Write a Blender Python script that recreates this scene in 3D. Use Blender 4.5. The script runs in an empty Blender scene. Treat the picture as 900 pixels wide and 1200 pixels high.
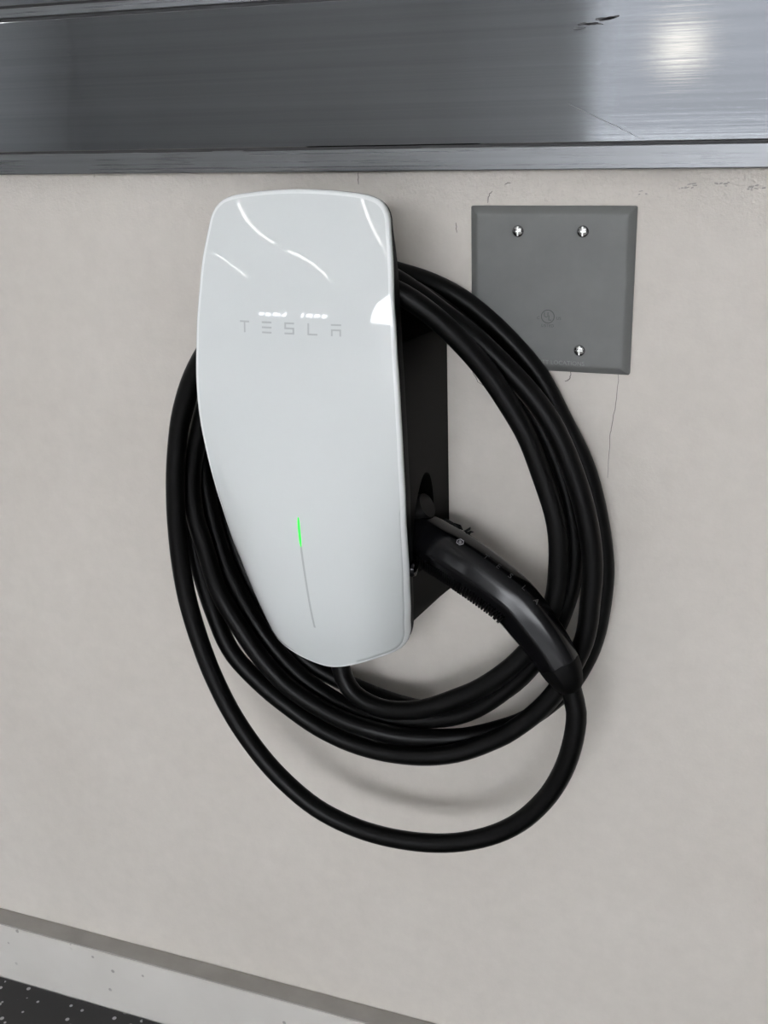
import bpy, bmesh, math, random
from mathutils import Vector, Matrix
from mathutils import noise as mnoise
random.seed(7)
C = bpy.context.scene.collection
SC = bpy.context.scene

# ---------------------------------------------------------------- camera
CAM_F = 1300.22                                     # focal length in pixels of a 900x1200 frame
yaw, pitch, roll = 0.372289, 0.361767, -0.035085
cd = bpy.data.cameras.new('camera'); cam = bpy.data.objects.new('camera', cd); C.objects.link(cam)
cd.sensor_fit = 'VERTICAL'; cd.sensor_height = 36.0; cd.sensor_width = 27.0
cd.lens = CAM_F / 1200 * 36.0
cd.clip_start = 0.02
fwd = Vector((-math.sin(yaw) * math.cos(pitch), math.cos(yaw) * math.cos(pitch), -math.sin(pitch)))
rgt = Vector((math.cos(yaw), math.sin(yaw), 0)); upv = rgt.cross(fwd)
r2 = math.cos(roll) * rgt + math.sin(roll) * upv
u2 = -math.sin(roll) * rgt + math.cos(roll) * upv
cam.matrix_world = Matrix(((r2.x, u2.x, -fwd.x, 0.22998), (r2.y, u2.y, -fwd.y, -0.78148),
                           (r2.z, u2.z, -fwd.z, 0.92723), (0, 0, 0, 1)))
SC.camera = cam

# ---------------------------------------------------------------- sky, exposure
SC.view_settings.view_transform = 'Standard'; SC.view_settings.look = 'None'
SC.view_settings.gamma = 1.0; SC.view_settings.use_curve_mapping = False
SC.view_settings.exposure = 0.74
world = bpy.data.worlds.new('overcast_sky'); SC.world = world; world.use_nodes = True
wn = world.node_tree.nodes; wb = wn['Background']
wb.inputs['Color'].default_value = (0.93, 0.955, 1.0, 1); wb.inputs['Strength'].default_value = 10.0
LAMP_STRENGTH = 6.0

# ---------------------------------------------------------------- helpers
def link(name, me, mat=None, parent=None, smooth=True, angle=35):
    o = bpy.data.objects.new(name, me); C.objects.link(o)
    if mat is not None: me.materials.append(mat)
    if smooth:
        for p in me.polygons: p.use_smooth = True
        me.set_sharp_from_angle(angle=math.radians(angle))
    if parent is not None: o.parent = parent
    return o
def bobj(name, bm, mat=None, parent=None, smooth=True, angle=35, doubles=1e-6):
    if doubles: bmesh.ops.remove_doubles(bm, verts=bm.verts, dist=doubles)
    bmesh.ops.recalc_face_normals(bm, faces=bm.faces)
    me = bpy.data.meshes.new(name); bm.to_mesh(me); bm.free()
    return link(name, me, mat, parent, smooth, angle)
def tag(o, label=None, cat=None, group=None, kind=None):
    if label: o['label'] = label
    if cat: o['category'] = cat
    if group: o['group'] = group
    if kind: o['kind'] = kind
    return o
def empty(name, loc=(0, 0, 0)):
    o = bpy.data.objects.new(name, None); C.objects.link(o); o.location = loc; o.empty_display_size = .02
    return o
def box(bm, x0, x1, y0, y1, z0, z1):
    v = [bm.verts.new((x, y, z)) for x in (x0, x1) for y in (y0, y1) for z in (z0, z1)]
    for f in ((0, 1, 3, 2), (4, 6, 7, 5), (0, 4, 5, 1), (2, 3, 7, 6), (0, 2, 6, 4), (1, 5, 7, 3)):
        bm.faces.new([v[i] for i in f])
    return v
def bevel_all(bm, w, seg=2):
    bmesh.ops.recalc_face_normals(bm, faces=bm.faces)
    bmesh.ops.bevel(bm, geom=list(bm.edges), offset=w, segments=seg, profile=.5, affect='EDGES', clamp_overlap=True)
def loft(bm, loops, cap0=True, cap1=True, closed=True):
    rows = [[bm.verts.new(p) for p in l] for l in loops]
    n = len(rows[0])
    for a, b in zip(rows, rows[1:]):
        for i in range(n if closed else n - 1):
            j = (i + 1) % n
            bm.faces.new((a[i], a[j], b[j], b[i]))
    if cap0: bm.faces.new(rows[0][::-1])
    if cap1: bm.faces.new(rows[-1])
    return rows
def mm(x, d, z): return Vector((x / 1000, -d / 1000, z / 1000))   # wall coordinates in millimetres: right, out of the wall, up from the floor

# ---------------------------------------------------------------- materials
def mat(name, base, rough=.5, metal=0., spec=.5, coat=0.):
    m = bpy.data.materials.new(name); m.use_nodes = True
    b = m.node_tree.nodes['Principled BSDF']
    b.inputs['Base Color'].default_value = (*base, 1); b.inputs['Roughness'].default_value = rough
    b.inputs['Metallic'].default_value = metal; b.inputs['Specular IOR Level'].default_value = spec
    b.inputs['Coat Weight'].default_value = coat
    return m
def N(m, t, **kw):
    n = m.node_tree.nodes.new(t)
    for k, v in kw.items():
        if k in n.inputs: n.inputs[k].default_value = v
        else: setattr(n, k, v)
    return n
def L(m, a, b): m.node_tree.links.new(a, b)
def noise(m, scale, detail=4, rough=.55, mapping=(1, 1, 1), coord='Object'):
    tc = N(m, 'ShaderNodeTexCoord'); mp = N(m, 'ShaderNodeMapping'); mp.inputs['Scale'].default_value = mapping
    L(m, tc.outputs[coord], mp.inputs['Vector'])
    n = N(m, 'ShaderNodeTexNoise'); n.inputs['Scale'].default_value = scale; n.inputs['Detail'].default_value = detail
    n.inputs['Roughness'].default_value = rough
    L(m, mp.outputs['Vector'], n.inputs['Vector'])
    return n.outputs['Fac']
def ramp(m, src, stops):
    r = N(m, 'ShaderNodeValToRGB'); e = r.color_ramp.elements
    while len(e) < len(stops): e.new(.5)
    for el, (p, c) in zip(e, stops):
        el.position = p; el.color = (*c, 1) if isinstance(c, tuple) else (c, c, c, 1)
    L(m, src, r.inputs['Fac']); return r.outputs['Color']
def mixc(m, fac, a, b, blend='MIX'):
    x = N(m, 'ShaderNodeMix'); x.data_type = 'RGBA'; x.blend_type = blend
    for s, v in ((x.inputs[0], fac), (x.inputs[6], a), (x.inputs[7], b)):
        if hasattr(v, 'links'): L(m, v, s)
        elif isinstance(v, tuple): s.default_value = (*v, 1)
        else: s.default_value = v
    return x.outputs[2]
def bump(m, h, strength=.2, dist=.001, prev=None):
    b = N(m, 'ShaderNodeBump'); b.inputs['Strength'].default_value = strength; b.inputs['Distance'].default_value = dist
    L(m, h, b.inputs['Height'])
    if prev is not None: L(m, prev, b.inputs['Normal'])
    return b.outputs['Normal']
def bsdf(m): return m.node_tree.nodes['Principled BSDF']

# painted wall: warm light grey satin paint, orange peel, faint roller stains and rare specks
M_wall = mat('wall_paint', (.60, .57, .535), .5)
w = M_wall
stain = ramp(w, noise(w, 5, 5, .6), [(.35, (.617, .573, .520)), (.65, (.652, .609, .556))])
fine = ramp(w, noise(w, 60, 6, .7), [(.3, .93), (.7, 1.0)])
col = mixc(w, 1.0, stain, fine, 'MULTIPLY')
vo = N(w, 'ShaderNodeTexVoronoi'); vo.inputs['Scale'].default_value = 16
tcw = N(w, 'ShaderNodeTexCoord'); L(w, tcw.outputs['Object'], vo.inputs['Vector'])
speck = ramp(w, vo.outputs['Distance'], [(.016, 1.0), (.024, 0.0)])
pick = ramp(w, noise(w, 9, 2), [(.60, 0.0), (.64, .55)])
sp = mixc(w, 1.0, speck, pick, 'MULTIPLY')
col = mixc(w, sp, col, (.13, .12, .11))
L(w, col, bsdf(w).inputs['Base Color'])
nb = bump(w, noise(w, 420, 3, .5), .22, .0006)
nb = bump(w, noise(w, 70, 4, .6), .25, .0012, nb)
sepw = N(w, 'ShaderNodeSeparateXYZ'); L(w, tcw.outputs['Object'], sepw.inputs[0])
mr = N(w, 'ShaderNodeMapRange'); L(w, sepw.outputs['Z'], mr.inputs['Value'])
mr.inputs['From Min'].default_value = .825; mr.inputs['From Max'].default_value = .872; mr.inputs['To Max'].default_value = .8
rb = N(w, 'ShaderNodeBump'); rb.inputs['Distance'].default_value = .0022
L(w, noise(w, 210, 5, .65), rb.inputs['Height']); L(w, mr.outputs['Result'], rb.inputs['Strength']); L(w, nb, rb.inputs['Normal'])
L(w, rb.outputs['Normal'], bsdf(w).inputs['Normal'])

M_crack = mat('hairline_crack', (.22, .20, .185), .8)
M_scuff = mat('grey_scuff', (.36, .34, .32), .8)

# brushed aluminium with horizontal extrusion streaks
def streaked(name, base, r0, r1, b=.10):
    m = mat(name, base, .3, 1.0)
    s1 = noise(m, 3.0, 6, .7, (.35, 1, 130)); s2 = noise(m, 1.2, 6, .7, (.3, 1, 60))
    blot = noise(m, 3.5, 4, .6, (1, 1, 2.2))
    c = ramp(m, s2, [(.3, tuple(v * .84 for v in base)), (.7, tuple(min(1, v * 1.16) for v in base))])
    L(m, c, bsdf(m).inputs['Base Color'])
    mm_ = N(m, 'ShaderNodeMath', operation='ADD'); L(m, s1, mm_.inputs[0]); L(m, blot, mm_.inputs[1])
    rr = ramp(m, mm_.outputs[0], [(.0, r0), (1.0, r1)])
    dv = N(m, 'ShaderNodeMath', operation='MULTIPLY'); L(m, mm_.outputs[0], dv.inputs[0]); dv.inputs[1].default_value = .5
    rr = ramp(m, dv.outputs[0], [(.35, r0), (.65, r1)])
    L(m, rr, bsdf(m).inputs['Roughness'])
    L(m, bump(m, s1, b, .0004), bsdf(m).inputs['Normal'])
    return m
M_alu = streaked('brushed_aluminium', (.27, .282, .293), .025, .085, .05)
M_alu2 = streaked('aluminium_flange', (.22, .227, .236), .22, .36, .05)
M_groove = mat('shadow_gap', (.05, .05, .052), .6)

M_cover = mat('grey_plate_paint', (.150, .158, .158), .48)
L(M_cover, ramp(M_cover, noise(M_cover, 45, 5, .6), [(.3, (.143, .147, .142)), (.7, (.166, .170, .164))]), bsdf(M_cover).inputs['Base Color'])
L(M_cover, bump(M_cover, noise(M_cover, 900, 2, .5), .15, .0003), bsdf(M_cover).inputs['Normal'])
M_emboss = mat('emboss_painted_shade', (.07, .073, .07), .45)  # relief shade of the raised mark, put into a darker colour
M_emboss2 = mat('emboss_painted_light', (.235, .24, .235), .4)  # light catching the raised words, painted as a paler grey
M_screw = mat('zinc_screw', (.38, .38, .37), .22, 1.0)
M_slot = mat('painted_slot_glint', (.95, .95, .93), .3, .6)
M_screwd = mat('screw_recess', (.10, .10, .10), .4, 1.0)

M_glass = mat('white_backed_glass', (.73, .757, .75), .012, 0, .5)
M_edge = mat('glass_edge', (.88, .90, .895), .06, 0, .5)
M_trim = mat('satin_trim', (.50, .51, .52), .22, 1.0)
M_logo = mat('grey_logo_print', (.50, .52, .52), .3)
M_bar = mat('grey_indicator_bar', (.52, .545, .54), .25)
M_led = mat('green_led', (.03, .45, .08), .4)
bsdf(M_led).inputs['Emission Color'].default_value = (.06, 1.0, .10, 1); bsdf(M_led).inputs['Emission Strength'].default_value = .62
M_body = mat('black_housing', (.002, .002, .0018), .5, 0, .07)
L(M_body, bump(M_body, noise(M_body, 900, 2), .1, .0002), bsdf(M_body).inputs['Normal'])
M_socket = mat('dark_socket', (.004, .004, .004), .55, 0, .2)
M_cable = mat('black_cable_jacket', (.0015, .0015, .0015), .42, 0, .17)
rc = ramp(M_cable, noise(M_cable, 25, 4), [(.3, .34), (.7, .46)]); L(M_cable, rc, bsdf(M_cable).inputs['Roughness'])
M_grip = mat('black_handle', (.003, .003, .0036), .18, 0, .24)
rg = ramp(M_grip, noise(M_grip, 30, 5), [(.3, .13), (.7, .22)]); L(M_grip, rg, bsdf(M_grip).inputs['Roughness'])
M_boot = mat('matte_boot', (.0015, .0015, .0015), .55, 0, .10)
M_print = mat('faint_grey_print', (.05, .05, .05), .4)
M_print2 = mat('light_grey_print', (.32, .32, .33), .4)

M_ledge = mat('grey_ledge', (.335, .315, .29), .7)
L(M_ledge, ramp(M_ledge, noise(M_ledge, 30, 5), [(.3, (.30, .283, .26)), (.7, (.36, .34, .315))]), bsdf(M_ledge).inputs['Base Color'])
M_base = mat('painted_curb', (.62, .60, .57), .5)
b = M_base
vb = N(b, 'ShaderNodeTexVoronoi'); vb.inputs['Scale'].default_value = 60
tb = N(b, 'ShaderNodeTexCoord'); L(b, tb.outputs['Object'], vb.inputs['Vector'])
ch = mixc(b, 1.0, ramp(b, vb.outputs['Distance'], [(.10, 1.0), (.15, 0.0)]), ramp(b, noise(b, 14, 3), [(.52, 0.0), (.56, .8)]), 'MULTIPLY')
bcol = ramp(b, noise(b, 16, 5), [(.3, (.58, .555, .515)), (.7, (.62, .595, .555))])
L(b, mixc(b, ch, bcol, (.25, .235, .22)), bsdf(b).inputs['Base Color'])
L(b, bump(b, noise(b, 120, 4), .2, .001), bsdf(b).inputs['Normal'])
M_floor = mat('flecked_black_floor', (.02, .02, .021), .35)
fl = M_floor
vf = N(fl, 'ShaderNodeTexVoronoi'); vf.inputs['Scale'].default_value = 130
tf = N(fl, 'ShaderNodeTexCoord'); L(fl, tf.outputs['Object'], vf.inputs['Vector'])
sf = N(fl, 'ShaderNodeSeparateColor'); L(fl, vf.outputs['Color'], sf.inputs[0])
flk = mixc(fl, 1.0, ramp(fl, vf.outputs['Distance'], [(.26, 1.0), (.33, 0.0)]), ramp(fl, sf.outputs[0], [(.76, 0.0), (.78, 1.0)]), 'MULTIPLY')
L(fl, mixc(fl, flk, (.014, .014, .015), (.42, .42, .43)), bsdf(fl).inputs['Base Color'])
M_conc = mat('garage_concrete', (.55, .53, .51), .6)
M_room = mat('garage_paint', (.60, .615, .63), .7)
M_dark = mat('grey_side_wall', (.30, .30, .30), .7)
M_ceil = mat('ceiling_board', (.64, .65, .66), .8)
M_apron = mat('asphalt_apron', (.15, .15, .15), .8)
M_panel = mat('reflection_cream', (.50, .45, .38), .6)
M_outwall = mat('outside_paint', (.13, .13, .135), .8)
M_frame = mat('window_frame', (.55, .55, .55), .5)
M_pane = mat('window_glass', (1, 1, 1), .0)
bsdf(M_pane).inputs['Transmission Weight'].default_value = 1.0; bsdf(M_pane).inputs['IOR'].default_value = 1.0
M_doorp = mat('roll_door_panel', (.56, .57, .58), .6)
M_lamp = mat('lamp_tube', (1, 1, 1), .5)
bsdf(M_lamp).inputs['Emission Color'].default_value = (1.0, .97, .93, 1); bsdf(M_lamp).inputs['Emission Strength'].default_value = LAMP_STRENGTH
M_lampbody = mat('lamp_housing', (.8, .8, .8), .5)

# ---------------------------------------------------------------- the setting
FX0, FX1, FY = -5.6, 3.4, -7.5; CEIL = 3.3
bm = bmesh.new(); box(bm, FX0, FX1, 0, .12, 0, CEIL)
wall = tag(bobj('wall_front', bm, M_wall, smooth=False), 'warm light grey painted wall with faint stains behind the charger', None, None, 'structure')
bm = bmesh.new(); box(bm, FX0 - .2, FX1 + .2, FY - 12, .12, -.1, 0)
# floor of the garage and, past the open door, the same slab as apron
bm.free()
bm = bmesh.new(); box(bm, FX0, FX1, FY, .12, -.1, 0)
tag(bobj('floor', bm, M_conc, smooth=False), 'pale concrete garage floor', None, None, 'structure')
bm = bmesh.new(); box(bm, FX0 + .02, FX1 - .02, -.55, -.0225, .0002, .009); bevel_all(bm, .002, 2)
tag(bobj('rubber_mat', bm, M_floor, smooth=False), 'black rubber mat with pale flecks lying along the foot of the wall', 'mat')
bm = bmesh.new(); box(bm, FX0 - 8, FX1 + 8, FY - 14, 2, -.2, -.101)
tag(bobj('floor_outside', bm, M_apron, smooth=False), 'grey asphalt apron outside the open garage door', None, None, 'structure')
bm = bmesh.new(); box(bm, FX0 - .12, FX0, FY, .12, 0, CEIL)
tag(bobj('wall_left', bm, M_room, smooth=False, doubles=0), 'painted side wall on the left of the garage', None, None, 'structure')
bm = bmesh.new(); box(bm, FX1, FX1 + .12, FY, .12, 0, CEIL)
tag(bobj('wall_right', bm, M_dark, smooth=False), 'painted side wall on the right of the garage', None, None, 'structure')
bm = bmesh.new(); box(bm, FX0 - .12, FX1 + .12, FY - .12, .12, CEIL, CEIL + .1)
tag(bobj('ceiling', bm, M_ceil, smooth=False), 'flat pale ceiling carrying strip lamps', None, None, 'structure')
# far wall with an open doorway (right) and a closed sectional door with a glazed row (left)
D1 = (-1.30, 3.0, 2.85); D2 = (-5.0, -2.3, 2.7)
bm = bmesh.new()
box(bm, FX0, D2[0], FY - .12, FY, 0, CEIL); box(bm, D2[1], D1[0], FY - .12, FY, 0, CEIL); box(bm, D1[1], FX1, FY - .12, FY, 0, CEIL)
box(bm, D2[0], D2[1], FY - .12, FY, D2[2], CEIL); box(bm, D1[0], D1[1], FY - .12, FY, D1[2], CEIL)
tag(bobj('wall_back', bm, M_room, smooth=False, doubles=0), 'painted far wall with two garage doorways', None, None, 'structure')
door = empty('door_1', (0, 0, 0)); tag(door, 'closed sectional garage door with a row of panes', None, None, 'structure')
WZ0, WZ1 = 2.08, 2.44
def dpanel(x0, x1, z0, z1, name='door_panel', m=M_doorp, y0=FY - .08, y1=FY - .03):
    bm = bmesh.new(); box(bm, x0, x1, y0, y1, z0, z1); return bobj(name, bm, m, door, smooth=False)
for z0, z1 in ((0, .49), (.49, .985), (.985, WZ0), (WZ1, D2[2])): dpanel(D2[0], D2[1], z0, z1)
nx = 8; GX0, GX1 = -4.45, -2.8; pw = (GX1 - GX0) / nx
dpanel(D2[0], GX0, WZ0, WZ1); dpanel(GX1, D2[1], WZ0, WZ1)
for i in range(nx + 1):
    xx = GX0 + i * pw; hw = .11 if i == 4 else .014; dpanel(xx - hw, xx + hw, WZ0, WZ1, 'mullion')
# outside: neighbour's sunless pale wall across the drive, gives the doorway something to show
bm = bmesh.new(); box(bm, -6, 9, FY - 12.2, FY - 12, 0, 3.4)
tag(bobj('wall_outside', bm, M_outwall, smooth=False), 'pale wall across the drive outside the door', None, None, 'structure')
bm = bmesh.new(); box(bm, -2.45, -1.85, FY - 12.0, FY - 11.95, 1.17, 1.76)
bobj('reflection_panel', bm, M_panel, bpy.data.objects['wall_outside'], smooth=False)  # unseen panel added to give the rail a bright square to reflect

# strip lamps under the ceiling
def strip_lamp(x, y, label):
    r = empty('strip_lamp', (x, y, CEIL)); tag(r, label, 'lamp', 'strip lamps under the ceiling')
    bm = bmesh.new(); box(bm, -.055, .055, -.77, .77, -.06, 0); bevel_all(bm, .008, 2); h = bobj('lamp_housing', bm, M_lampbody, r)
    bm = bmesh.new(); box(bm, -.02, .02, -.75, .75, -.085, -.0605); bevel_all(bm, .008, 2); bobj('diffuser', bm, M_lamp, r)
LX = ((-4.3, 'left column'), (-2.7, 'middle column'), (-1.1, 'right column'))
LY = ((-1.9, 'nearest the charger'), (-3.8, 'half way back'), (-5.7, 'by the garage doors'))
for x, xn in LX:
    for y, yn in LY: strip_lamp(x, y, 'long white strip lamp on the ceiling, %s, %s' % (xn, yn))

# base curb under the wall, with its dusty grey ledge
bm = bmesh.new(); box(bm, FX0, FX1, -.022, -.0002, 0, .0838); bevel_all(bm, .0012, 2)
curb = tag(bobj('baseboard_front', bm, M_base, smooth=False), 'pale painted curb with chipped specks along the foot of the wall', None, None, 'structure')
bm = bmesh.new(); box(bm, FX0, FX1, -.0215, -.0002, .0838, .0858); bevel_all(bm, .0006, 1)
tag(bobj('ledge_cap', bm, M_ledge, curb, smooth=False), 'dusty grey top of the curb')

# hairline cracks, pencil marks and scuffs on the paint: thin raised strokes
def stroke(bm, pts, wd, y=-.00012, zo=.85):
    P = [Vector((x / 1000, y, zo + z / 1000)) for x, z in pts]
    Q = []
    for a, b_ in zip(P, P[1:]):
        for k in range(5):
            q = a.lerp(b_, k / 5); q.x += random.uniform(-.0004, .0004); Q.append(q)
    Q.append(P[-1]); prev = None
    for i, q in enumerate(Q):
        t = (Q[min(i + 1, len(Q) - 1)] - Q[max(i - 1, 0)]).normalized(); n = Vector((-t.z, 0, t.x)) * wd / 2000
        n *= .5 + .5 * math.sin(math.pi * (i + .7) / (len(Q) + .4))
        cur = [bm.verts.new(q + n), bm.verts.new(q - n), bm.verts.new(q - n + Vector((0, .0001, 0))), bm.verts.new(q + n + Vector((0, .0001, 0)))]
        if prev:
            for k in range(4): bm.faces.new((prev[k], prev[(k + 1) % 4], cur[(k + 1) % 4], cur[k]))
        prev = cur
for pts, wd in (([(-85.9, 23), (-86.2, 14.7)], .7), ([(11.7, 1.6), (12.0, 5), (13, 8), (14.8, 9.7)], .7),
                ([(108, -112), (107.5, -134), (104.5, -155), (103.8, -164), (103.1, -195)], .55),
                ([(73.7, -116), (73.2, -121), (71.5, -123), (69.5, -123.8)], .8),
                ([(-.7, -118.7), (0, -121.5), (1.2, -123.2), (4, -128), (7.8, -130.6)], .6),
                ([(-12, -12), (-11.5, -19)], .6), ([(24, 14), (26, 15.3), (28, 15)], .6)):
    bm = bmesh.new(); stroke(bm, pts, wd); bobj('hairline_crack', bm, M_crack, wall, smooth=False, doubles=0)
for cx, cz, n in ((147, 12.3, 9), (190, 11.2, 8), (168, 13.8, 6), (120, 8, 3)):
    bm = bmesh.new()
    for k in range(n):
        x = cx + random.uniform(-5, 5); z = cz + random.uniform(-1.6, 1.6)
        stroke(bm, [(x, z), (x + random.uniform(1, 3.4), z + random.uniform(-.8, .8))], random.uniform(.5, 1.1))
    tag(bobj('scuff_mark', bm, M_scuff, wall, smooth=False, doubles=0), None, None, None, 'stuff')

# aluminium rail above the charger
RX0, RX1 = -3.0, 3.0; RZ = .85
rail = empty('trim_1', (0, 0, RZ + .024)); tag(rail, 'wide brushed aluminium rail running along the wall above the charger', None, None, 'structure')
def rp(name, y, z0, z1, m, label=None, bev=.0008):
    bm = bmesh.new(); box(bm, RX0, RX1, y, -.0001, z0 - .024, z1 - .024); bevel_all(bm, bev, 2)
    o = bobj(name, bm, m, rail, smooth=False)
    if label: o['label'] = label
    return o
rp('bottom_flange', -.0105, .0243, .0398, M_alu2, 'narrow lower flange below the groove')
rp('groove', -.0078, .0395, .0418, M_groove, 'thin dark joint line', .0002)
rp('face_panel', -.0100, .0414, .1372, M_alu, 'broad satin face reflecting the doorway')
rp('groove', -.0076, .1368, .1398, M_groove, 'thin dark joint line', .0002)
rp('top_flange', -.0105, .1394, .1462, M_alu2, 'narrow upper flange')
rp('groove', -.0076, .1458, .1482, M_groove, 'thin dark joint line', .0002)
rp('upper_panel', -.0100, .1478, .30, M_alu, 'second panel starting above the joint')

# a thin scratch and a dark rub on the rail face
M_rub = mat('dark_rub', (.10, .10, .105), .5); M_scr = mat('scratch', (.16, .165, .17), .4)
bm = bmesh.new(); stroke(bm, [(69, 66), (84, 59), (104, 50), (116, 44)], .5, -.01012, -.024)
o = bobj('scratch', bm, M_scr, rail, smooth=False, doubles=0)
bm = bmesh.new()
for k in range(9):
    x, z = 72 + k * 2.6 + random.uniform(-1, 1), 113 + random.uniform(-1.8, 1.8) + k * .35
    stroke(bm, [(x, z), (x + 4, z + random.uniform(-.3, .8)), (x + 8, z + random.uniform(-.5, 1.2))], random.uniform(.8, 1.7), -.01012, -.024)
tag(bobj('rub_mark', bm, M_rub, rail, smooth=False, doubles=0), None, None, None, 'stuff')

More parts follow.
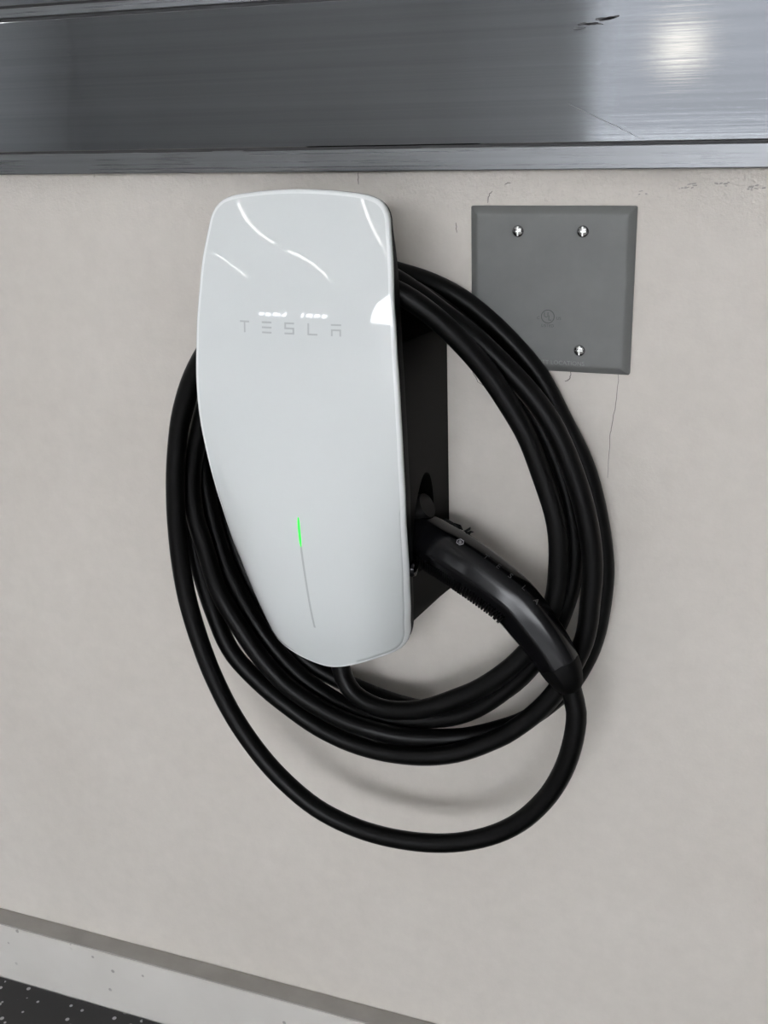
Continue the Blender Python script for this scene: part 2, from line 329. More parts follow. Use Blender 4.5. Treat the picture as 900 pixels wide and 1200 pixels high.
CABLE = [[-97.8, -40.0, 542.7], [-99.4, -42.3, 527.2], [-100.2, -44.8, 512.0], [-99.9, -47.5, 496.7], [-96.0, -50.3, 482.0], [-86.6, -52.7, 469.7], [-71.9, -54.9, 463.6], [-56.0, -56.4, 462.0], [-40.1, -57.4, 464.6], [-24.9, -58.4, 469.5], [-10.5, -58.7, 476.6], [3.3, -58.7, 484.5], [16.9, -58.7, 492.6], [29.5, -58.3, 502.2], [41.1, -57.5, 512.8], [51.9, -56.5, 524.4], [61.0, -55.3, 537.2], [68.0, -54.1, 551.3], [74.1, -53.4, 565.8], [77.9, -53.3, 581.1], [79.2, -53.1, 596.9], [79.5, -52.9, 612.7], [78.3, -52.7, 628.5], [75.2, -52.6, 644.1], [70.2, -52.5, 659.2], [64.8, -52.6, 674.1], [59.4, -53.1, 689.1], [52.9, -53.8, 703.7], [44.8, -54.5, 717.3], [36.2, -55.5, 730.8], [27.2, -56.7, 743.9], [17.5, -58.9, 756.3], [7.1, -61.5, 768.1], [-4.0, -64.2, 779.2], [-16.0, -67.0, 789.3], [-29.0, -69.6, 798.0], [-43.4, -71.5, 804.3], [-58.7, -72.1, 808.0], [-74.3, -71.9, 809.2], [-89.2, -67.8, 806.8], [-103.0, -60.4, 802.5], [-116.2, -52.4, 796.8], [-129.8, -44.7, 791.2], [-143.5, -39.8, 784.8], [-156.0, -37.0, 776.9], [-166.4, -34.3, 767.1], [-175.8, -31.8, 756.6], [-184.3, -30.0, 744.7], [-191.2, -28.6, 730.9], [-196.5, -27.0, 716.5], [-200.6, -25.2, 701.5], [-203.8, -23.6, 686.1], [-206.3, -22.1, 670.4], [-208.2, -20.6, 654.3], [-209.7, -19.3, 638.3], [-210.3, -18.7, 622.2], [-209.6, -18.5, 606.3], [-207.6, -18.6, 590.6], [-204.1, -18.8, 575.2], [-199.3, -19.1, 560.2], [-192.8, -19.4, 545.8], [-185.2, -19.7, 531.9], [-177.1, -20.1, 518.3], [-168.6, -20.4, 505.0], [-159.6, -20.7, 492.0], [-149.6, -21.0, 479.8], [-136.6, -21.2, 470.8], [-122.2, -21.4, 464.2], [-107.1, -21.5, 459.3], [-92.0, -21.5, 454.5], [-76.7, -21.4, 450.4], [-61.2, -21.3, 447.3], [-45.5, -21.1, 445.7], [-29.8, -20.8, 446.1], [-14.4, -20.4, 448.9], [0.3, -20.0, 454.4], [14.1, -19.5, 461.6], [26.8, -19.0, 470.6], [38.2, -18.4, 481.2], [48.0, -17.8, 493.3], [56.6, -17.2, 506.3], [63.6, -16.8, 520.1], [69.2, -16.5, 534.6], [73.8, -16.2, 549.6], [77.2, -15.9, 564.9], [79.0, -15.7, 580.4], [79.7, -15.5, 596.1], [79.4, -15.2, 611.9], [77.6, -14.7, 627.7], [74.7, -14.2, 643.3], [70.7, -13.9, 658.7], [65.6, -13.6, 673.8], [59.0, -13.4, 688.3], [50.7, -13.2, 702.1], [41.8, -13.3, 715.3], [32.8, -13.5, 728.6], [23.4, -14.0, 741.6], [12.9, -15.1, 753.5], [1.3, -16.7, 764.5], [-10.9, -18.7, 774.7], [-23.7, -20.9, 784.0], [-37.3, -22.8, 792.2], [-51.5, -24.4, 799.2], [-66.6, -25.5, 804.1], [-82.2, -26.2, 806.7], [-98.0, -26.4, 806.9], [-113.5, -26.1, 803.6], [-128.4, -24.6, 797.7], [-143.2, -22.4, 791.1], [-157.7, -20.8, 783.8], [-171.1, -19.7, 774.8], [-182.7, -19.1, 763.5], [-192.9, -18.8, 751.0], [-201.4, -18.8, 737.5], [-208.1, -19.3, 723.2], [-213.4, -20.3, 708.4], [-217.6, -21.7, 693.3], [-220.4, -23.6, 678.2], [-221.8, -25.7, 663.0], [-221.9, -28.0, 647.8], [-220.7, -29.8, 632.5], [-218.6, -31.2, 617.2], [-215.8, -32.2, 601.9], [-212.4, -32.9, 586.6], [-208.6, -33.4, 571.5], [-203.9, -33.7, 556.6], [-197.9, -33.8, 542.0], [-191.1, -33.7, 527.8], [-183.6, -33.8, 514.0], [-174.5, -34.6, 501.1], [-164.1, -35.6, 489.3], [-153.3, -36.2, 477.9], [-141.3, -36.6, 467.7], [-128.2, -36.8, 459.0], [-114.3, -37.0, 451.6], [-99.9, -37.3, 445.7], [-84.8, -37.7, 442.2], [-69.3, -37.9, 441.7], [-53.9, -37.7, 442.9], [-38.6, -37.3, 445.2], [-23.3, -37.1, 448.5], [-8.4, -36.9, 452.9], [5.6, -36.5, 459.6], [18.3, -36.0, 468.5], [29.9, -35.5, 478.9], [40.5, -34.9, 490.3], [50.6, -34.3, 502.2], [59.8, -33.7, 514.8], [67.4, -33.1, 528.4], [73.8, -32.5, 542.7], [79.0, -31.9, 557.5], [82.9, -31.3, 572.7], [85.5, -30.8, 588.2], [86.2, -30.3, 604.0], [84.7, -29.8, 619.8], [81.9, -29.4, 635.5], [78.2, -29.1, 651.0], [73.3, -28.8, 666.2], [67.3, -28.5, 681.0], [60.1, -28.3, 695.3], [51.9, -28.2, 709.2], [42.8, -28.5, 722.4], [32.8, -28.9, 735.0], [22.2, -29.7, 746.9], [11.0, -31.0, 758.4], [-0.6, -32.8, 769.3], [-12.8, -34.9, 779.6], [-25.8, -37.3, 788.5], [-39.9, -40.0, 795.5], [-54.0, -41.5, 802.3], [-68.6, -42.8, 807.6], [-83.8, -44.3, 811.2], [-99.2, -45.8, 812.1], [-114.5, -47.6, 811.0], [-129.0, -50.1, 806.6], [-141.5, -51.9, 798.0], [-152.3, -52.2, 787.1], [-162.3, -51.8, 775.5], [-171.8, -51.4, 763.7], [-180.6, -51.0, 751.3], [-187.9, -50.5, 737.2], [-194.1, -50.1, 722.6], [-200.1, -49.8, 708.0], [-205.8, -49.8, 693.3], [-211.0, -49.7, 678.5], [-215.9, -49.5, 663.6], [-219.8, -49.4, 648.5], [-221.7, -49.5, 632.9], [-221.4, -49.7, 617.3], [-219.4, -49.8, 601.8], [-215.6, -49.7, 586.6], [-212.3, -49.6, 571.3], [-209.4, -49.4, 555.9], [-204.3, -49.5, 541.1], [-196.7, -50.1, 527.4], [-188.1, -50.8, 514.2], [-179.3, -51.5, 501.3], [-169.6, -52.2, 488.9], [-158.8, -52.8, 477.6], [-146.9, -53.4, 467.3], [-133.6, -54.0, 459.3], [-119.4, -54.5, 452.6], [-104.8, -55.3, 447.2], [-89.8, -55.7, 443.0], [-74.5, -55.2, 440.2], [-59.2, -53.3, 437.3], [-44.0, -50.0, 435.2], [-29.0, -45.3, 434.2], [-14.1, -40.1, 433.8], [0.9, -35.4, 434.7], [15.5, -30.9, 438.1], [29.9, -26.5, 442.8], [43.9, -22.5, 448.6], [56.5, -20.0, 457.4], [67.6, -18.7, 468.3], [77.9, -17.5, 480.0], [86.5, -16.6, 492.9], [93.1, -15.9, 506.9], [98.4, -15.4, 521.5], [102.0, -14.7, 536.7], [104.0, -14.1, 552.1], [105.3, -13.4, 567.7], [105.7, -12.8, 583.3], [104.3, -12.2, 599.0], [101.8, -11.6, 614.5], [98.5, -11.1, 629.9], [94.5, -10.6, 645.3], [89.7, -10.2, 660.4], [83.5, -9.8, 675.1], [76.0, -9.4, 689.1], [68.2, -9.1, 703.1], [60.8, -8.9, 717.2], [52.4, -8.7, 730.9], [42.3, -8.5, 743.4], [31.1, -8.3, 754.9], [19.3, -8.1, 765.9], [6.9, -8.1, 776.1], [-6.4, -8.0, 785.1], [-20.7, -8.1, 792.4], [-35.8, -8.1, 798.0], [-51.3, -8.0, 802.1], [-66.9, -8.2, 806.0], [-82.6, -9.4, 809.5], [-98.3, -11.2, 812.3], [-114.1, -14.1, 813.0], [-129.6, -18.4, 811.6], [-144.1, -23.8, 807.3], [-156.5, -29.6, 798.9], [-167.5, -34.1, 788.3], [-177.9, -36.8, 776.6], [-187.0, -38.5, 764.0], [-194.7, -39.4, 750.4], [-201.2, -39.7, 736.1], [-207.1, -39.7, 721.6], [-212.9, -39.6, 707.2], [-218.4, -39.4, 692.6], [-223.6, -39.5, 678.1], [-228.7, -39.7, 663.5], [-232.9, -40.0, 648.5], [-234.7, -40.4, 633.2], [-234.4, -40.9, 617.6], [-233.0, -41.6, 602.2], [-230.4, -42.4, 586.9], [-227.6, -43.1, 571.6], [-224.3, -43.7, 556.5], [-220.7, -44.3, 541.4], [-216.4, -44.9, 526.5], [-211.4, -45.8, 511.9], [-205.6, -46.8, 497.5], [-197.5, -47.6, 484.2], [-186.8, -48.1, 472.9], [-175.0, -48.5, 462.6], [-162.5, -48.9, 453.2], [-149.3, -49.3, 444.8], [-135.9, -49.7, 436.7], [-121.9, -50.0, 429.7], [-107.2, -50.3, 424.3], [-92.0, -50.6, 420.3], [-76.4, -50.9, 418.2], [-60.8, -51.3, 417.6], [-45.1, -51.8, 418.6], [-29.7, -52.4, 420.9], [-14.5, -52.4, 424.6], [0.2, -51.5, 429.5], [14.1, -50.5, 436.1], [27.1, -49.6, 444.0], [39.7, -48.8, 452.6], [51.0, -48.0, 462.8], [61.6, -47.2, 473.7], [71.3, -46.5, 485.5], [79.5, -45.8, 498.3], [86.6, -45.1, 511.9], [92.6, -44.5, 526.0], [97.6, -43.9, 540.5], [100.1, -43.3, 555.7], [100.9, -42.7, 571.2], [101.8, -42.3, 586.7], [101.7, -41.8, 602.3], [100.0, -41.5, 617.8], [97.1, -41.2, 633.2], [93.2, -40.9, 648.4], [88.3, -40.7, 663.4], [82.6, -40.6, 678.1], [76.2, -40.6, 692.6], [68.7, -40.6, 706.5], [59.5, -40.7, 719.3], [49.2, -41.1, 731.3], [38.2, -41.9, 742.7], [26.9, -43.1, 753.7], [15.2, -44.6, 764.3], [3.3, -46.9, 774.3], [-8.9, -49.9, 783.7], [-21.1, -52.6, 793.3], [-33.9, -55.1, 802.3], [-47.6, -57.0, 810.0], [-62.5, -58.6, 815.5], [-77.9, -59.9, 818.7], [-93.5, -61.2, 819.7], [-108.9, -62.8, 818.8], [-123.6, -64.4, 814.9], [-136.5, -66.1, 806.9], [-148.0, -67.2, 796.8], [-158.8, -67.1, 785.8], [-168.8, -66.7, 774.0], [-178.6, -66.1, 762.1], [-188.1, -65.4, 749.8], [-197.2, -64.7, 737.3], [-205.1, -64.1, 724.0], [-211.6, -63.6, 710.0], [-217.1, -63.2, 695.5], [-221.1, -62.8, 680.5], [-224.0, -63.1, 665.3], [-226.4, -63.5, 649.9], [-228.1, -63.7, 634.4], [-229.5, -63.6, 618.8], [-230.3, -63.5, 603.2], [-230.6, -63.5, 587.5], [-230.2, -63.7, 571.9], [-229.0, -64.1, 556.3], [-226.9, -64.7, 540.8], [-223.7, -65.4, 525.5], [-219.7, -66.3, 510.4], [-215.0, -67.4, 495.5], [-209.6, -68.5, 480.8], [-203.3, -69.6, 466.5], [-196.4, -70.6, 452.5], [-188.7, -71.5, 438.9], [-179.8, -72.6, 426.1], [-169.9, -73.8, 413.9], [-159.3, -75.0, 402.5], [-147.7, -76.0, 391.9], [-135.4, -76.8, 382.3], [-122.3, -77.5, 373.7], [-108.3, -78.1, 366.8], [-93.5, -78.5, 361.9], [-78.3, -78.8, 358.4], [-62.9, -79.2, 356.7], [-47.4, -79.6, 356.4], [-31.9, -79.6, 357.1], [-16.6, -79.4, 358.9], [-1.4, -79.1, 361.9], [13.2, -78.9, 366.6], [27.3, -78.6, 372.8], [40.5, -78.3, 380.3], [52.8, -77.9, 389.4], [63.7, -77.5, 400.0], [73.1, -76.9, 411.9], [81.3, -76.4, 424.7], [87.9, -75.8, 438.4], [93.1, -75.3, 452.7], [96.7, -74.7, 467.5], [98.9, -74.1, 482.6], [99.2, -73.2, 497.8], [95.4, -72.0, 512.7], [93.1, -72.0, 520.3]]

# ---------------------------------------------------------------- electrical cover plate
plate = empty('cover_plate', (.058, 0, .85 - .058))
tag(plate, 'square grey blank electrical cover plate screwed to the wall right of the charger', 'cover plate')
S = 58.0
def sq(half, d, r):
    pts = []
    for cx, cz, a0 in ((1, 1, 0), (-1, 1, 90), (-1, -1, 180), (1, -1, 270)):
        for k in range(5):
            a = math.radians(a0 + k * 22.5)
            pts.append(Vector(((cx * (half - r) + r * math.cos(a)) / 1000, -d / 1000, (cz * (half - r) + r * math.sin(a)) / 1000)))
    return pts
bm = bmesh.new()
loft(bm, [sq(S, .05, 1.2), sq(S, 2.2, 1.2), sq(S - .4, 2.9, 1.2), sq(S - 4.4, 6.2, 1.0), sq(S - 5.2, 6.6, 1.0), sq(S - 6.4, 6.8, .8), sq(S - 7.2, 6.8, .8), sq(S - 12, 6.8, .8)])
bobj('plate', bm, M_cover, plate, angle=25)
def local(x, z): return x - 58.0, z + 58.0
def screw(x, z):
    x, z = local(x, z)
    s = empty('screw', (x / 1000, -.0068, z / 1000)); s.parent = plate
    # countersunk collar and four dome quarters that leave a crossed slot between them
    bm = bmesh.new(); prof = [(4.0, 0), (4.0, .25), (3.6, .55), (3.3, .2), (0.01, .15)]
    loft(bm, [[mm(r * math.cos(a * math.pi / 12), h, r * math.sin(a * math.pi / 12)) for a in range(24)] for r, h in prof], True, True)
    bobj('screw_collar', bm, M_screwd, s)
    bm = bmesh.new(); g = .42
    for qx, qz in ((1, 1), (-1, 1), (-1, -1), (1, -1)):
        R_, h0 = 3.45, 1.3; rows = []
        grid = {}
        for i in range(6):
            for j in range(6):
                u, v = i / 5, j / 5
                # map the unit square to a quarter disc
                X = u * math.sqrt(1 - v * v / 2); Z = v * math.sqrt(1 - u * u / 2)
                rr = math.hypot(X, Z)
                px_, pz_ = (g * .9 + X * (R_ - g)) * qx, (g * 1.25 + Z * (R_ - g * 1.25)) * qz
                grid[i, j] = bm.verts.new(mm(px_, .2 + h0 * math.sqrt(max(0, 1 - .93 * rr * rr)), pz_))
        for i in range(5):
            for j in range(5):
                bm.faces.new((grid[i, j], grid[i + 1, j], grid[i + 1, j + 1], grid[i, j + 1]))
        rim = [(i, 0) for i in range(6)] + [(5, j) for j in range(1, 6)] + [(i, 5) for i in range(4, -1, -1)] + [(0, j) for j in range(4, 0, -1)]
        low = [bm.verts.new((grid[k].co.x, -.0001, grid[k].co.z)) for k in rim]
        for a in range(len(rim)):
            b_ = (a + 1) % len(rim)
            bm.faces.new((grid[rim[a]], grid[rim[b_]], low[b_], low[a]))
    bobj('screw_head', bm, M_screw, s)
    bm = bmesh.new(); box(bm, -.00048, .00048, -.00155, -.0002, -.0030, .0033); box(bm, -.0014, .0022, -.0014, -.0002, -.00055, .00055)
    bobj('slot_glint', bm, M_slot, s, smooth=False, doubles=0)  # near-white bars in the crossed slot paint the metal's glint
    return s
for x, z in ((35.2, -16.7), (80.6, -16.5), (80.7, -99.1), (35.3, -99.1)): screw(x, z)

def text_mesh(name, body, size, m, parent, loc, rot=(math.pi / 2, 0, 0), extrude=.00008, label=None, align='CENTER', spacing=1.0):
    cu = bpy.data.curves.new(name, 'FONT'); cu.body = body; cu.size = size; cu.extrude = extrude; cu.align_x = align; cu.align_y = 'CENTER'
    cu.resolution_u = 3; cu.space_character = spacing
    t = bpy.data.objects.new(name + '_source', cu); C.objects.link(t)
    bpy.context.view_layer.update()
    me = bpy.data.meshes.new_from_object(t.evaluated_get(bpy.context.evaluated_depsgraph_get()))
    bpy.data.objects.remove(t); bpy.data.curves.remove(cu)
    me.name = name; me.materials.clear()
    o = link(name, me, m, parent, smooth=False); o.location = loc; o.rotation_euler = rot
    if label: o['label'] = label
    return o
def ring(bm, cx, cz, r0, r1, d0, d1, n=32):
    rows = []
    for r, d in ((r1, d0), (r1, d1), (r0, d1), (r0, d0)):
        rows.append([bm.verts.new(mm(cx + r * math.cos(2 * math.pi * k / n), d, cz + r * math.sin(2 * math.pi * k / n))) for k in range(n)])
    for a in range(4):
        for k in range(n): bm.faces.new((rows[a][k], rows[a][(k + 1) % n], rows[(a + 1) % 4][(k + 1) % n], rows[(a + 1) % 4][k]))
lx, lz = local(57.5, -75.6)
mark = empty('certification_mark', (lx / 1000, -.0068, lz / 1000)); mark.parent = plate
bm = bmesh.new(); ring(bm, 0, 0, 4.3, 4.9, -.05, .3); bobj('mark_ring', bm, M_emboss, mark, doubles=0)
text_mesh('mark_letter', 'U', .0052, M_emboss, mark, (-.0012, -.0001, .0010), extrude=.0002)
text_mesh('mark_letter', 'L', .0052, M_emboss, mark, (.0014, -.0001, -.0012), extrude=.0002)
text_mesh('mark_letter', 'C', .0030, M_emboss, mark, (-.0068, -.0001, -.0012), extrude=.0002)
text_mesh('mark_letter', 'US', .0030, M_emboss, mark, (.0078, -.0001, -.0012), extrude=.0002)
text_mesh('mark_word', 'LISTED', .0030, M_emboss, mark, (0, -.0001, -.0066), extrude=.0002)
lx, lz = local(74.0, -108.7)
text_mesh('embossed_words', 'WET LOCATIONS', .0043, M_emboss2, plate, ((84.6 - 58) / 1000, -.0069, lz / 1000), extrude=.00025, align='RIGHT', spacing=1.02).scale = (1.0, 1, 1)

# ---------------------------------------------------------------- wall charger
XC, Z0 = -98.0, 850.0
zk = [-360, -347, -310, -290, -260, -230, -180, -130, -80, -40, -10, 30]
de = [40, 46, 60, 67, 77, 86, 98.5, 105.5, 103, 96, 87.5, 72]
Wk = [54, 57, 63, 66, 69.5, 72.7, 76.3, 77.5, 75, 71.3, 67.3, 61]
zcn = [-360, -347, -301, -247.5, -209, -139, -70, -40, -10, 30]
dcn = [68, 74, 95, 107, 111, 109, 106, 99, 90, 75]
def spl(xk, yk):
    n = len(xk); m = []
    for i in range(n):
        a, b_ = max(i - 1, 0), min(i + 1, n - 1); m.append((yk[b_] - yk[a]) / (xk[b_] - xk[a]))
    def f(x):
        x = min(max(x, xk[0]), xk[-1]); i = 0
        while i < n - 2 and x > xk[i + 1]: i += 1
        h = xk[i + 1] - xk[i]; t = (x - xk[i]) / h
        return (2*t**3-3*t*t+1)*yk[i] + (t**3-2*t*t+t)*h*m[i] + (-2*t**3+3*t*t)*yk[i+1] + (t**3-t*t)*h*m[i+1]
    return f
f_edge, f_w, f_ctr = spl(zk, de), spl(zk, Wk), spl(zcn, dcn)
def depth(dx, z):                                     # how far the glass stands out from the wall
    u = min(abs(dx) / f_w(z), 1.05); c = f_ctr(z)
    return c - (c - f_edge(z)) * u ** (2.6 + .6 * min(1, max(0, (-200 - z) / 80)))
half = [(0, 18.1), (12, 17.8), (24, 17.2), (35, 16.2), (46, 14.8), (55.5, 12.3), (60.5, 9.2), (64, 5), (66, 0), (67.3, -8), (68.6, -15), (70.7, -30),
        (72.3, -49), (74.2, -68), (75.5, -87), (77, -110), (77.5, -130), (77.5, -145), (77, -160), (75.8, -190), (74, -212), (71.5, -245), (69, -268),
        (66.5, -290), (64.2, -305), (63, -314), (61.5, -320), (59, -326), (54, -330.5), (46, -332.8), (39, -334.8), (30, -338), (20, -341.8), (10, -345.3), (0, -347)]
loop = half + [(-x, z) for x, z in half[-2:0:-1]]
def resample_loop(pts, n):
    P = [Vector(p) for p in pts]; m = len(P); dense = []
    for i in range(m):
        p0, p1, p2, p3 = P[i - 1], P[i], P[(i + 1) % m], P[(i + 2) % m]
        h = (p2 - p1).length; t1 = (p2 - p0) / ((p2 - p1).length + (p1 - p0).length) * h; t2 = (p3 - p1) / ((p3 - p2).length + h) * h
        for k in range(8):
            t = k / 8
            dense.append((2*t**3-3*t*t+1)*p1 + (t**3-2*t*t+t)*t1 + (-2*t**3+3*t*t)*p2 + (t**3-t*t)*t2)
    Ls = [0]
    for a, b_ in zip(dense, dense[1:] + dense[:1]): Ls.append(Ls[-1] + (b_ - a).length)
    dense.append(dense[0]); out = []; j = 0
    for k in range(n):
        s = Ls[-1] * k / n
        while Ls[j + 1] < s: j += 1
        out.append(dense[j].lerp(dense[j + 1], (s - Ls[j]) / max(1e-9, Ls[j + 1] - Ls[j])))
    return out
NP = 240
outline = resample_loop(loop, NP)
nrm = []
for i in range(NP):
    t = (outline[(i + 1) % NP] - outline[i - 1]).normalized(); nrm.append(Vector((t.y, -t.x)))   # clockwise loop: inward is (t.y,-t.x)
def inset(e): return [p + n * e for p, n in zip(outline, nrm)]
charger = empty('wall_charger', (XC / 1000, 0, (Z0 - 165) / 1000))
tag(charger, 'white glass fronted wall charger with black housing mounted below the aluminium rail', 'charger')
def cl(dx, d, z): return mm(dx, d, z + 165)          # charger's own frame
def row(loop2, dd): return [cl(p.x, depth(p.x, p.y) - dd, p.y) for p in loop2]
RB = 1.6
rnd = lambda e: RB - math.sqrt(max(0, RB * RB - (RB - e) ** 2)) if e < RB else 0
# glass front: rings from the rim towards the centre
ring_in = inset(2.6)
bm = bmesh.new(); rows = []
ctr = Vector((0, -150))
for t in (1, .985, .965, .94, .915, .89, .86, .83, .80, .77, .74, .71, .68, .65, .62, .59, .56, .53, .50, .46, .42, .36, .29, .21, .10):
    rows.append(row([ctr + (p - ctr) * t for p in ring_in], 0))
rv = loft(bm, rows, False, False)
cv = bm.verts.new(cl(0, depth(0, -150), -150))
for i in range(NP): bm.faces.new((rv[-1][i], rv[-1][(i + 1) % NP], cv))
back = [bm.verts.new(v.co + Vector((0, .004, 0))) for v in rv[0]]
for i in range(NP): bm.faces.new((rv[0][(i + 1) % NP], rv[0][i], back[i], back[(i + 1) % NP]))
cb = bm.verts.new(cl(0, depth(0, -150) - 6, -150))
for i in range(NP): bm.faces.new((back[(i + 1) % NP], back[i], cb))
face = tag(bobj('faceplate', bm, M_glass, charger, angle=60), 'glossy white glass faceplate')
# polished rim of the glass, its edge reflection put into a whiter colour
bm = bmesh.new()
loft(bm, [row(inset(2.6), 4.0), row(inset(2.6), 0.0), row(inset(2.0), rnd(2.0)), row(inset(1.4), rnd(1.4)), row(inset(.9), rnd(.9)), row(inset(.5), rnd(.5)),
          row(inset(.2), rnd(.2)), row(inset(.05), rnd(.05)), row(inset(0), 1.6), row(inset(0), 3.6), row(inset(.3), 4.0), row(inset(2.6), 4.0)], False, False)
tag(bobj('glass_rim', bm, M_edge, face, angle=60), 'polished rim of the glass with its edge gleam painted whiter')
bm = bmesh.new()
loft(bm, [row(inset(3), 4.05), row(inset(.5), 4.05), row(inset(.35), 4.5), row(inset(.35), 5.3), row(inset(.6), 5.8), row(inset(3), 5.8), row(inset(3), 4.05)], False, False)
tag(bobj('trim_ring', bm, M_trim, charger, angle=50), 'thin silver trim between glass and housing')
# front shell of the black housing
def thick(z): return 4 + 11 * min(1, max(0, (15 - z) / 60))
def shell(e, k): 
    return [cl(p.x, depth(p.x, p.y) - 5.85 - k * thick(p.y), p.y) for p in inset(e)]
bm = bmesh.new()
loft(bm, [shell(1.0, 0), shell(.9, .1), shell(1.2, .6), shell(2.2, .95), shell(3.2, 1.0)])
bobj('front_shell', bm, M_body, charger, angle=40)
# rear housing that carries the coil over its arched top and holds the socket in its right side
def arch(dx): return -60 - (45 if dx < 0 else 26) * min(1, abs(dx) / 78) ** 2.2
def wallpt(p):
    dx = max(-78, min(78, p.x * 1.27)); z = max(p.y, -301)
    if p.y < -318: dx = p.x * 1.27 if abs(p.x * 1.27) < 74 else math.copysign(74, p.x)
    return Vector((dx, min(z, arch(dx))))
def frontpt(p):
    q = Vector((p.x, max(p.y, -312))); q.y = min(q.y, arch(q.x)); return q
low = inset(2.5); fl_, wl_ = [frontpt(p) for p in low], [wallpt(p) for p in low]
bm = bmesh.new(); loops = []
for t in (0, .02, .25, .5, .75, 1):
    r_ = []
    for f, w_ in zip(fl_, wl_):
        q = w_.lerp(f, t); dd = (depth(f.x, f.y) - 14) * t
        r_.append(cl(q.x, .1 + dd, q.y))
    loops.append(r_)
loft(bm, loops)
bmesh.ops.dissolve_degenerate(bm, dist=1e-5, edges=bm.edges)
rear = bobj('rear_housing', bm, M_body, charger, angle=40, doubles=2e-5)
# recess for the connector, cut into the right side
bm = bmesh.new(); bmesh.ops.create_uvsphere(bm, u_segments=40, v_segments=24, radius=1)
for v in bm.verts: v.co = Vector((v.co.x * .026, v.co.y * .0185, v.co.z * .041))
cut = bobj('cutter', bm, None); cut.parent = charger; cut.location = cl(76.5, 48, -227)
bo = rear.modifiers.new('recess', 'BOOLEAN'); bo.operation = 'DIFFERENCE'; bo.object = cut; bo.solver = 'EXACT'
bpy.context.view_layer.update()
me = bpy.data.meshes.new_from_object(rear.evaluated_get(bpy.context.evaluated_depsgraph_get()))
rear.modifiers.clear(); old = rear.data; rear.data = me; bpy.data.meshes.remove(old); bpy.data.objects.remove(cut)
for p in me.polygons: p.use_smooth = True
me.set_sharp_from_angle(angle=math.radians(40))
# socket ring inside the recess and the round stub below it
def tube(bm, P, r, n=14, cap=True, frame=Vector((0, 0, 1))):
    loops = []; up = None
    for i, p in enumerate(P):
        t = (P[min(i + 1, len(P) - 1)] - P[max(i - 1, 0)]).normalized()
        if up is None:
            up = (frame - t * frame.dot(t)).normalized() if abs(frame.dot(t)) < .95 else Vector((1, 0, 0))
        up = (up - t * up.dot(t)).normalized(); s = t.cross(up)
        rr = r[i] if isinstance(r, (list, tuple)) else r
        loops.append([p + (math.cos(2 * math.pi * k / n) * up + math.sin(2 * math.pi * k / n) * s) * rr for k in range(n)])
    return loft(bm, loops, cap, cap)
bm = bmesh.new(); tube(bm, [cl(58, 44, -222), cl(70, 44.5, -216), cl(75.5, 45, -213)], [.011, .011, .0095], 24)
bobj('socket_collar', bm, M_socket, charger)
bm = bmesh.new(); tube(bm, [cl(66, 67, -256), cl(71.5, 67, -256), cl(73, 67, -256), cl(73.6, 67, -256)], [.0062, .0062, .0055, .003], 20)
bobj('socket_stub', bm, M_grip, charger)

# logo letters and status line on the glass, laid on its curve
def patch(bm, x0, z0, x1, z1, lift=.12, n=3, deep=.5):
    """flat bar following the glass, (x0,z0)-(x1,z1)"""
    nx_ = n; g = []
    for i in range(nx_ + 1):
        x = x0 + (x1 - x0) * i / nx_
        for z in (z0, z1):
            g.append((bm.verts.new(cl(x, depth(x, z) + lift, z)), bm.verts.new(cl(x, depth(x, z) - deep, z))))
    for i in range(nx_):
        a, b_, c, d = g[2 * i], g[2 * i + 1], g[2 * i + 2], g[2 * i + 3]
        bm.faces.new((a[0], c[0], d[0], b_[0])); bm.faces.new((a[1], b_[1], d[1], c[1]))
        bm.faces.new((a[0], a[1], c[1], c[0])); bm.faces.new((b_[0], d[0], d[1], b_[1]))
    a, b_ = g[0], g[1]; bm.faces.new((a[0], b_[0], b_[1], a[1])); a, b_ = g[-2], g[-1]; bm.faces.new((a[0], a[1], b_[1], b_[0]))
LZ, LH, LW, ST = -70.6, 8.0, 7.2, 1.15
zt, zb, zm = LZ + LH / 2, LZ - LH / 2, LZ
letters = [[(-.5, zt - ST, .5, zt), (-.08, zb, .08, zt)],
           [(-.5, zt - ST, .5, zt), (-.5, zm - ST / 2, .5, zm + ST / 2), (-.5, zb, .5, zb + ST)],
           [(-.5, zt - ST, .5, zt), (-.5, zm - ST / 2, .5, zm + ST / 2), (-.5, zb, .5, zb + ST), (-.5, zm, -.34, zt), (.34, zb, .5, zm)],
           [(-.5, zb, -.34, zt), (-.5, zb, .5, zb + ST)],
           [(-.5, zt - ST, .5, zt), (-.5, zm - ST / 2, .5, zm + ST / 2), (-.5, zb, -.34, zm), (.34, zb, .5, zm)]]
for i, parts in enumerate(letters):
    bm = bmesh.new(); cx = (i - 2) * 17.1
    for x0, z0, x1, z1 in parts: patch(bm, cx + x0 * LW, z0, cx + x1 * LW, z1)
    bobj('logo_letter', bm, M_logo, face, smooth=False, doubles=0)
bm = bmesh.new()
zz = -228.5
while zz > -301.5: patch(bm, -.75, max(zz - 4, -302), .75, zz, .1, 1); zz -= 4
tag(bobj('status_bar', bm, M_bar, face, smooth=False), 'thin grey unlit part of the status line')
bm = bmesh.new()
P = [cl(0, depth(0, z) + .1, z) for z in (-206, -209, -212, -216, -220, -224, -227, -229.5)]
tube(bm, P, [.0004, .0008, .0009, .0009, .0009, .0009, .0007, .0003], 10)
tag(bobj('status_light', bm, M_led, face), 'short glowing green light at the top of the status line')

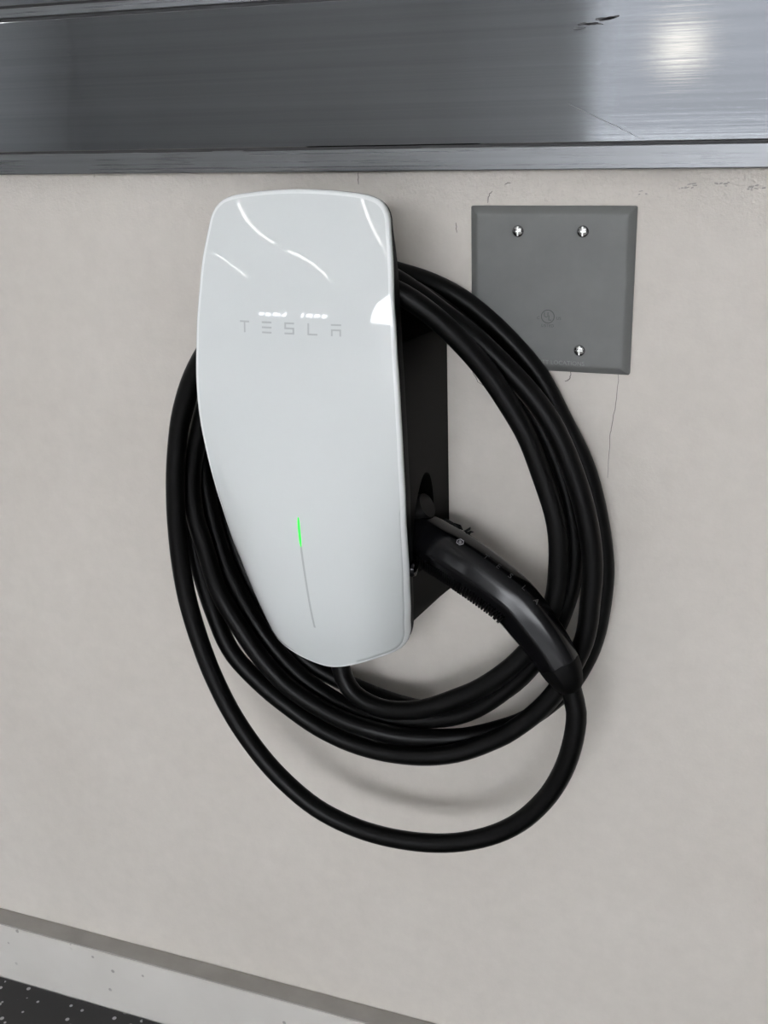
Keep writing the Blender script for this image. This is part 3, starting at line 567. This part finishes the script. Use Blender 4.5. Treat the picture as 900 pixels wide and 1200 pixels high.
# ---------------------------------------------------------------- charging cable and connector
coil = empty('charging_cable', (-.04, -.03, .85 - .39))
tag(coil, 'thick black charging cable coiled around the charger with its connector plugged into the side', 'cable')
O = coil.location
KP = [Vector((x / 1000, y / 1000, z / 1000)) for x, y, z in CABLE]
pts = []
for i in range(len(KP) - 1):
    p0, p1, p2, p3 = KP[max(i - 1, 0)], KP[i], KP[i + 1], KP[min(i + 2, len(KP) - 1)]
    for k in range(2):
        t = k / 2; pts.append(.5 * ((2 * p1) + (p2 - p0) * t + (2 * p0 - 5 * p1 + 4 * p2 - p3) * t * t + (3 * p1 - p0 - 3 * p2 + p3) * t ** 3) - O)
pts.append(KP[-1] - O)
bm = bmesh.new(); tube(bm, pts, .0077, 16)
bobj('cable_jacket', bm, M_cable, coil, angle=60)
# connector handle: swept section; n points up and right along the wall, b towards the room
HP = [(-50, 40, -230), (-36, 44, -235), (-17, 50, -243), (-2, 54, -248), (13.5, 58, -254.5), (31, 61.5, -263.5), (48, 65, -273.5), (62, 68, -287), (75, 70, -302), (85, 71.5, -316.5)]
HH = [17, 18.5, 19.8, 20.2, 20.0, 19.4, 18.6, 17.8, 16.6, 15.2]
HB = [14, 15, 15.8, 16.2, 16.2, 15.8, 15.2, 14.6, 14, 13.4]
def frame(i, Pl):
    t = (Pl[min(i + 1, len(Pl) - 1)] - Pl[max(i - 1, 0)]).normalized()
    b_ = Vector((0, -1, 0)); b_ = (b_ - t * b_.dot(t)).normalized(); n = b_.cross(t)
    if n.z < 0: n = -n
    return t, n, b_
HPv = [mm(x, d, z + Z0) - O for x, d, z in HP]
def dens(P, vals, k=4):
    out, vo_ = [], [[] for _ in vals]
    for i in range(len(P) - 1):
        p0, p1, p2, p3 = P[max(i - 1, 0)], P[i], P[i + 1], P[min(i + 2, len(P) - 1)]
        for j in range(k):
            t = j / k; out.append(.5 * ((2 * p1) + (p2 - p0) * t + (2 * p0 - 5 * p1 + 4 * p2 - p3) * t * t + (3 * p1 - p0 - 3 * p2 + p3) * t ** 3))
            for q, v in zip(vo_, vals): q.append(v[i] + (v[i + 1] - v[i]) * t)
    out.append(P[-1])
    for q, v in zip(vo_, vals): q.append(v[-1])
    return out, vo_
HD, (hh, hb) = dens(HPv, [HH, HB])
# section (n, b) around, unit half sizes: flat top strip, sloped shoulders, ridge, hollowed lower flank, rounded underside
SEC = [(1.0, 0), (1.0, .30), (.97, .48), (.86, .64), (.62, .78), (.36, .885), (.12, .965), (.03, 1.0), (-.06, .985), (-.20, .91), (-.42, .78), (-.64, .65), (-.82, .50), (-.93, .34), (-.99, .17), (-1.0, 0)]
SEC = SEC + [(n, -b_) for n, b_ in SEC[-2:0:-1]]
bm = bmesh.new(); loops = []
for i, p in enumerate(HD):
    t, n, b_ = frame(i, HD)
    loops.append([p + n * (sn * hh[i] / 1000) + b_ * (sb * hb[i] / 1000) for sn, sb in SEC])
loft(bm, loops)
handle = tag(bobj('connector_handle', bm, M_grip, coil, angle=60), 'glossy black curved connector handle')
# printed letters, button emblem, underside grip ribs
bm = bmesh.new(); nr = 42
for k in range(nr):
    s = 4.5 + k / nr * 21; i = int(s); fr = s - i
    t, n, b_ = frame(i, HD); q = HD[i].lerp(HD[min(i + 1, len(HD) - 1)], fr); h, w_ = hh[i] / 1000, hb[i] / 1000
    arc = [(sn, sb) for sn, sb in SEC[10:21]]
    def rib(off, dt): return [q + n * (sn * (h + off)) + b_ * (sb * (w_ + off)) + t * dt for sn, sb in arc]
    loft(bm, [rib(-.0004, -.00055), rib(.0013, -.0003), rib(.0013, .0003), rib(-.0004, .00055)], False, False, False)
tag(bobj('grip_ribs', bm, M_boot, handle, smooth=False, doubles=0), 'fine toothed ribs under the handle', None, None, 'stuff')
def on_handle(s, sn, sb, lift=.0001):
    i = int(s); fr = s - i; t, n, b_ = frame(i, HD); q = HD[i].lerp(HD[min(i + 1, len(HD) - 1)], fr)
    out = (n * .90 + b_ * .43).normalized()
    return q + n * (sn * hh[i] / 1000) + b_ * (sb * hb[i] / 1000) + out * lift, t, out
def hmat(p, t, out):
    y = out.cross(t); return Matrix(((t.x, y.x, out.x, p.x), (t.y, y.y, out.y, p.y), (t.z, y.z, out.z, p.z), (0, 0, 0, 1)))
for k, chn in enumerate('TESLA'):
    p, t, out = on_handle(17.8 + k * 2.1, .985, .44, .0003)
    o = text_mesh('handle_letter', chn, .0062, M_print, handle, (0, 0, 0), (0, 0, 0), .0001); o.matrix_local = hmat(p, t, out)
p, t, out = on_handle(13.5, .955, .56, .0003)
emb = empty('button_emblem'); emb.parent = handle; emb.matrix_local = hmat(p, t, out)
emb_m = bmesh.new()
for k in range(6):
    a, b2 = math.radians(60 * k), math.radians(60 * k + 60)
    v = [emb_m.verts.new((math.cos(x) * r_, math.sin(x) * r_, h)) for x in (a, b2) for r_ in (.0024, .0030) for h in (-.0004, .00015)]
    for f in ((1, 5, 7, 3), (0, 2, 6, 4), (0, 4, 5, 1), (2, 3, 7, 6)): emb_m.faces.new([v[x] for x in f])
bpy.data.objects.remove(emb)
bmesh.ops.create_cone(emb_m, cap_ends=True, segments=16, radius1=.0013, radius2=.0011, depth=.0006)
o = tag(bobj('button_emblem', emb_m, M_print2, handle, smooth=False), 'small pale six sided emblem'); o.matrix_local = hmat(p, t, out)
# rubber boot between handle and cable
BP = [HPv[-1] - (HPv[-1] - HPv[-2]).normalized() * .003, HPv[-1], mm(88.5, 72, -322 + Z0) - O, mm(91.5, 72, -328 + Z0) - O, mm(93, 72, -331.5 + Z0) - O, mm(93.9, 72, -334.5 + Z0) - O]
BHn = [14.9, 15.3, 14.4, 12.2, 10.6, 8.6]; BHb = [13.1, 13.5, 12.8, 11.4, 10.4, 8.6]
bm = bmesh.new(); loops = []
for i, p in enumerate(BP):
    t, n, b_ = frame(i, BP)
    loops.append([p + n * q.x * BHn[i] / 1000 + b_ * q.y * BHb[i] / 1000 for q in [Vector(c).lerp(Vector(c).normalized(), i / 5) for c in SEC]])
loft(bm, loops); bobj('strain_relief', bm, M_boot, coil, angle=40)

# ragged black scrap caught behind the handle
bm = bmesh.new()
def W(x, d, z): return mm(x, d, z + Z0) - Vector((0, -.04, .617))
for P_, r in (([(-12, 36, -226), (-6, 38, -229), (-1, 40, -233), (3, 41, -234.5), (6, 41, -236)], [.0008, .0022, .0018, .0020, .0008]),
              ([(-4, 38, -228), (0, 38, -230.5), (2.5, 38, -233)], [.0005, .0017, .0008]),
              ([(1, 40, -234), (5, 39.5, -233), (8.5, 39, -231), (9, 39, -229.5)], [.0012, .0010, .0009, .0004]),
              ([(5, 40.5, -235), (8, 40, -234), (9.5, 40, -232.8), (12, 40, -232.6)], [.0016, .0012, .0008, .0002]),
              ([(4, 41, -235), (8, 40.5, -237.5), (9.5, 40, -236.5)], [.0015, .0014, .0005])):
    tube(bm, [W(*q) for q in P_], r, 7)
for v in bm.verts: v.co += mnoise.noise_vector(v.co * 900) * .0005
o = bobj('black_scrap', bm, M_socket, None, smooth=False, doubles=0); o.location = (0, -.04, .617)
tag(o, 'small ragged black scrap caught on the wall side of the connector handle', 'scrap')
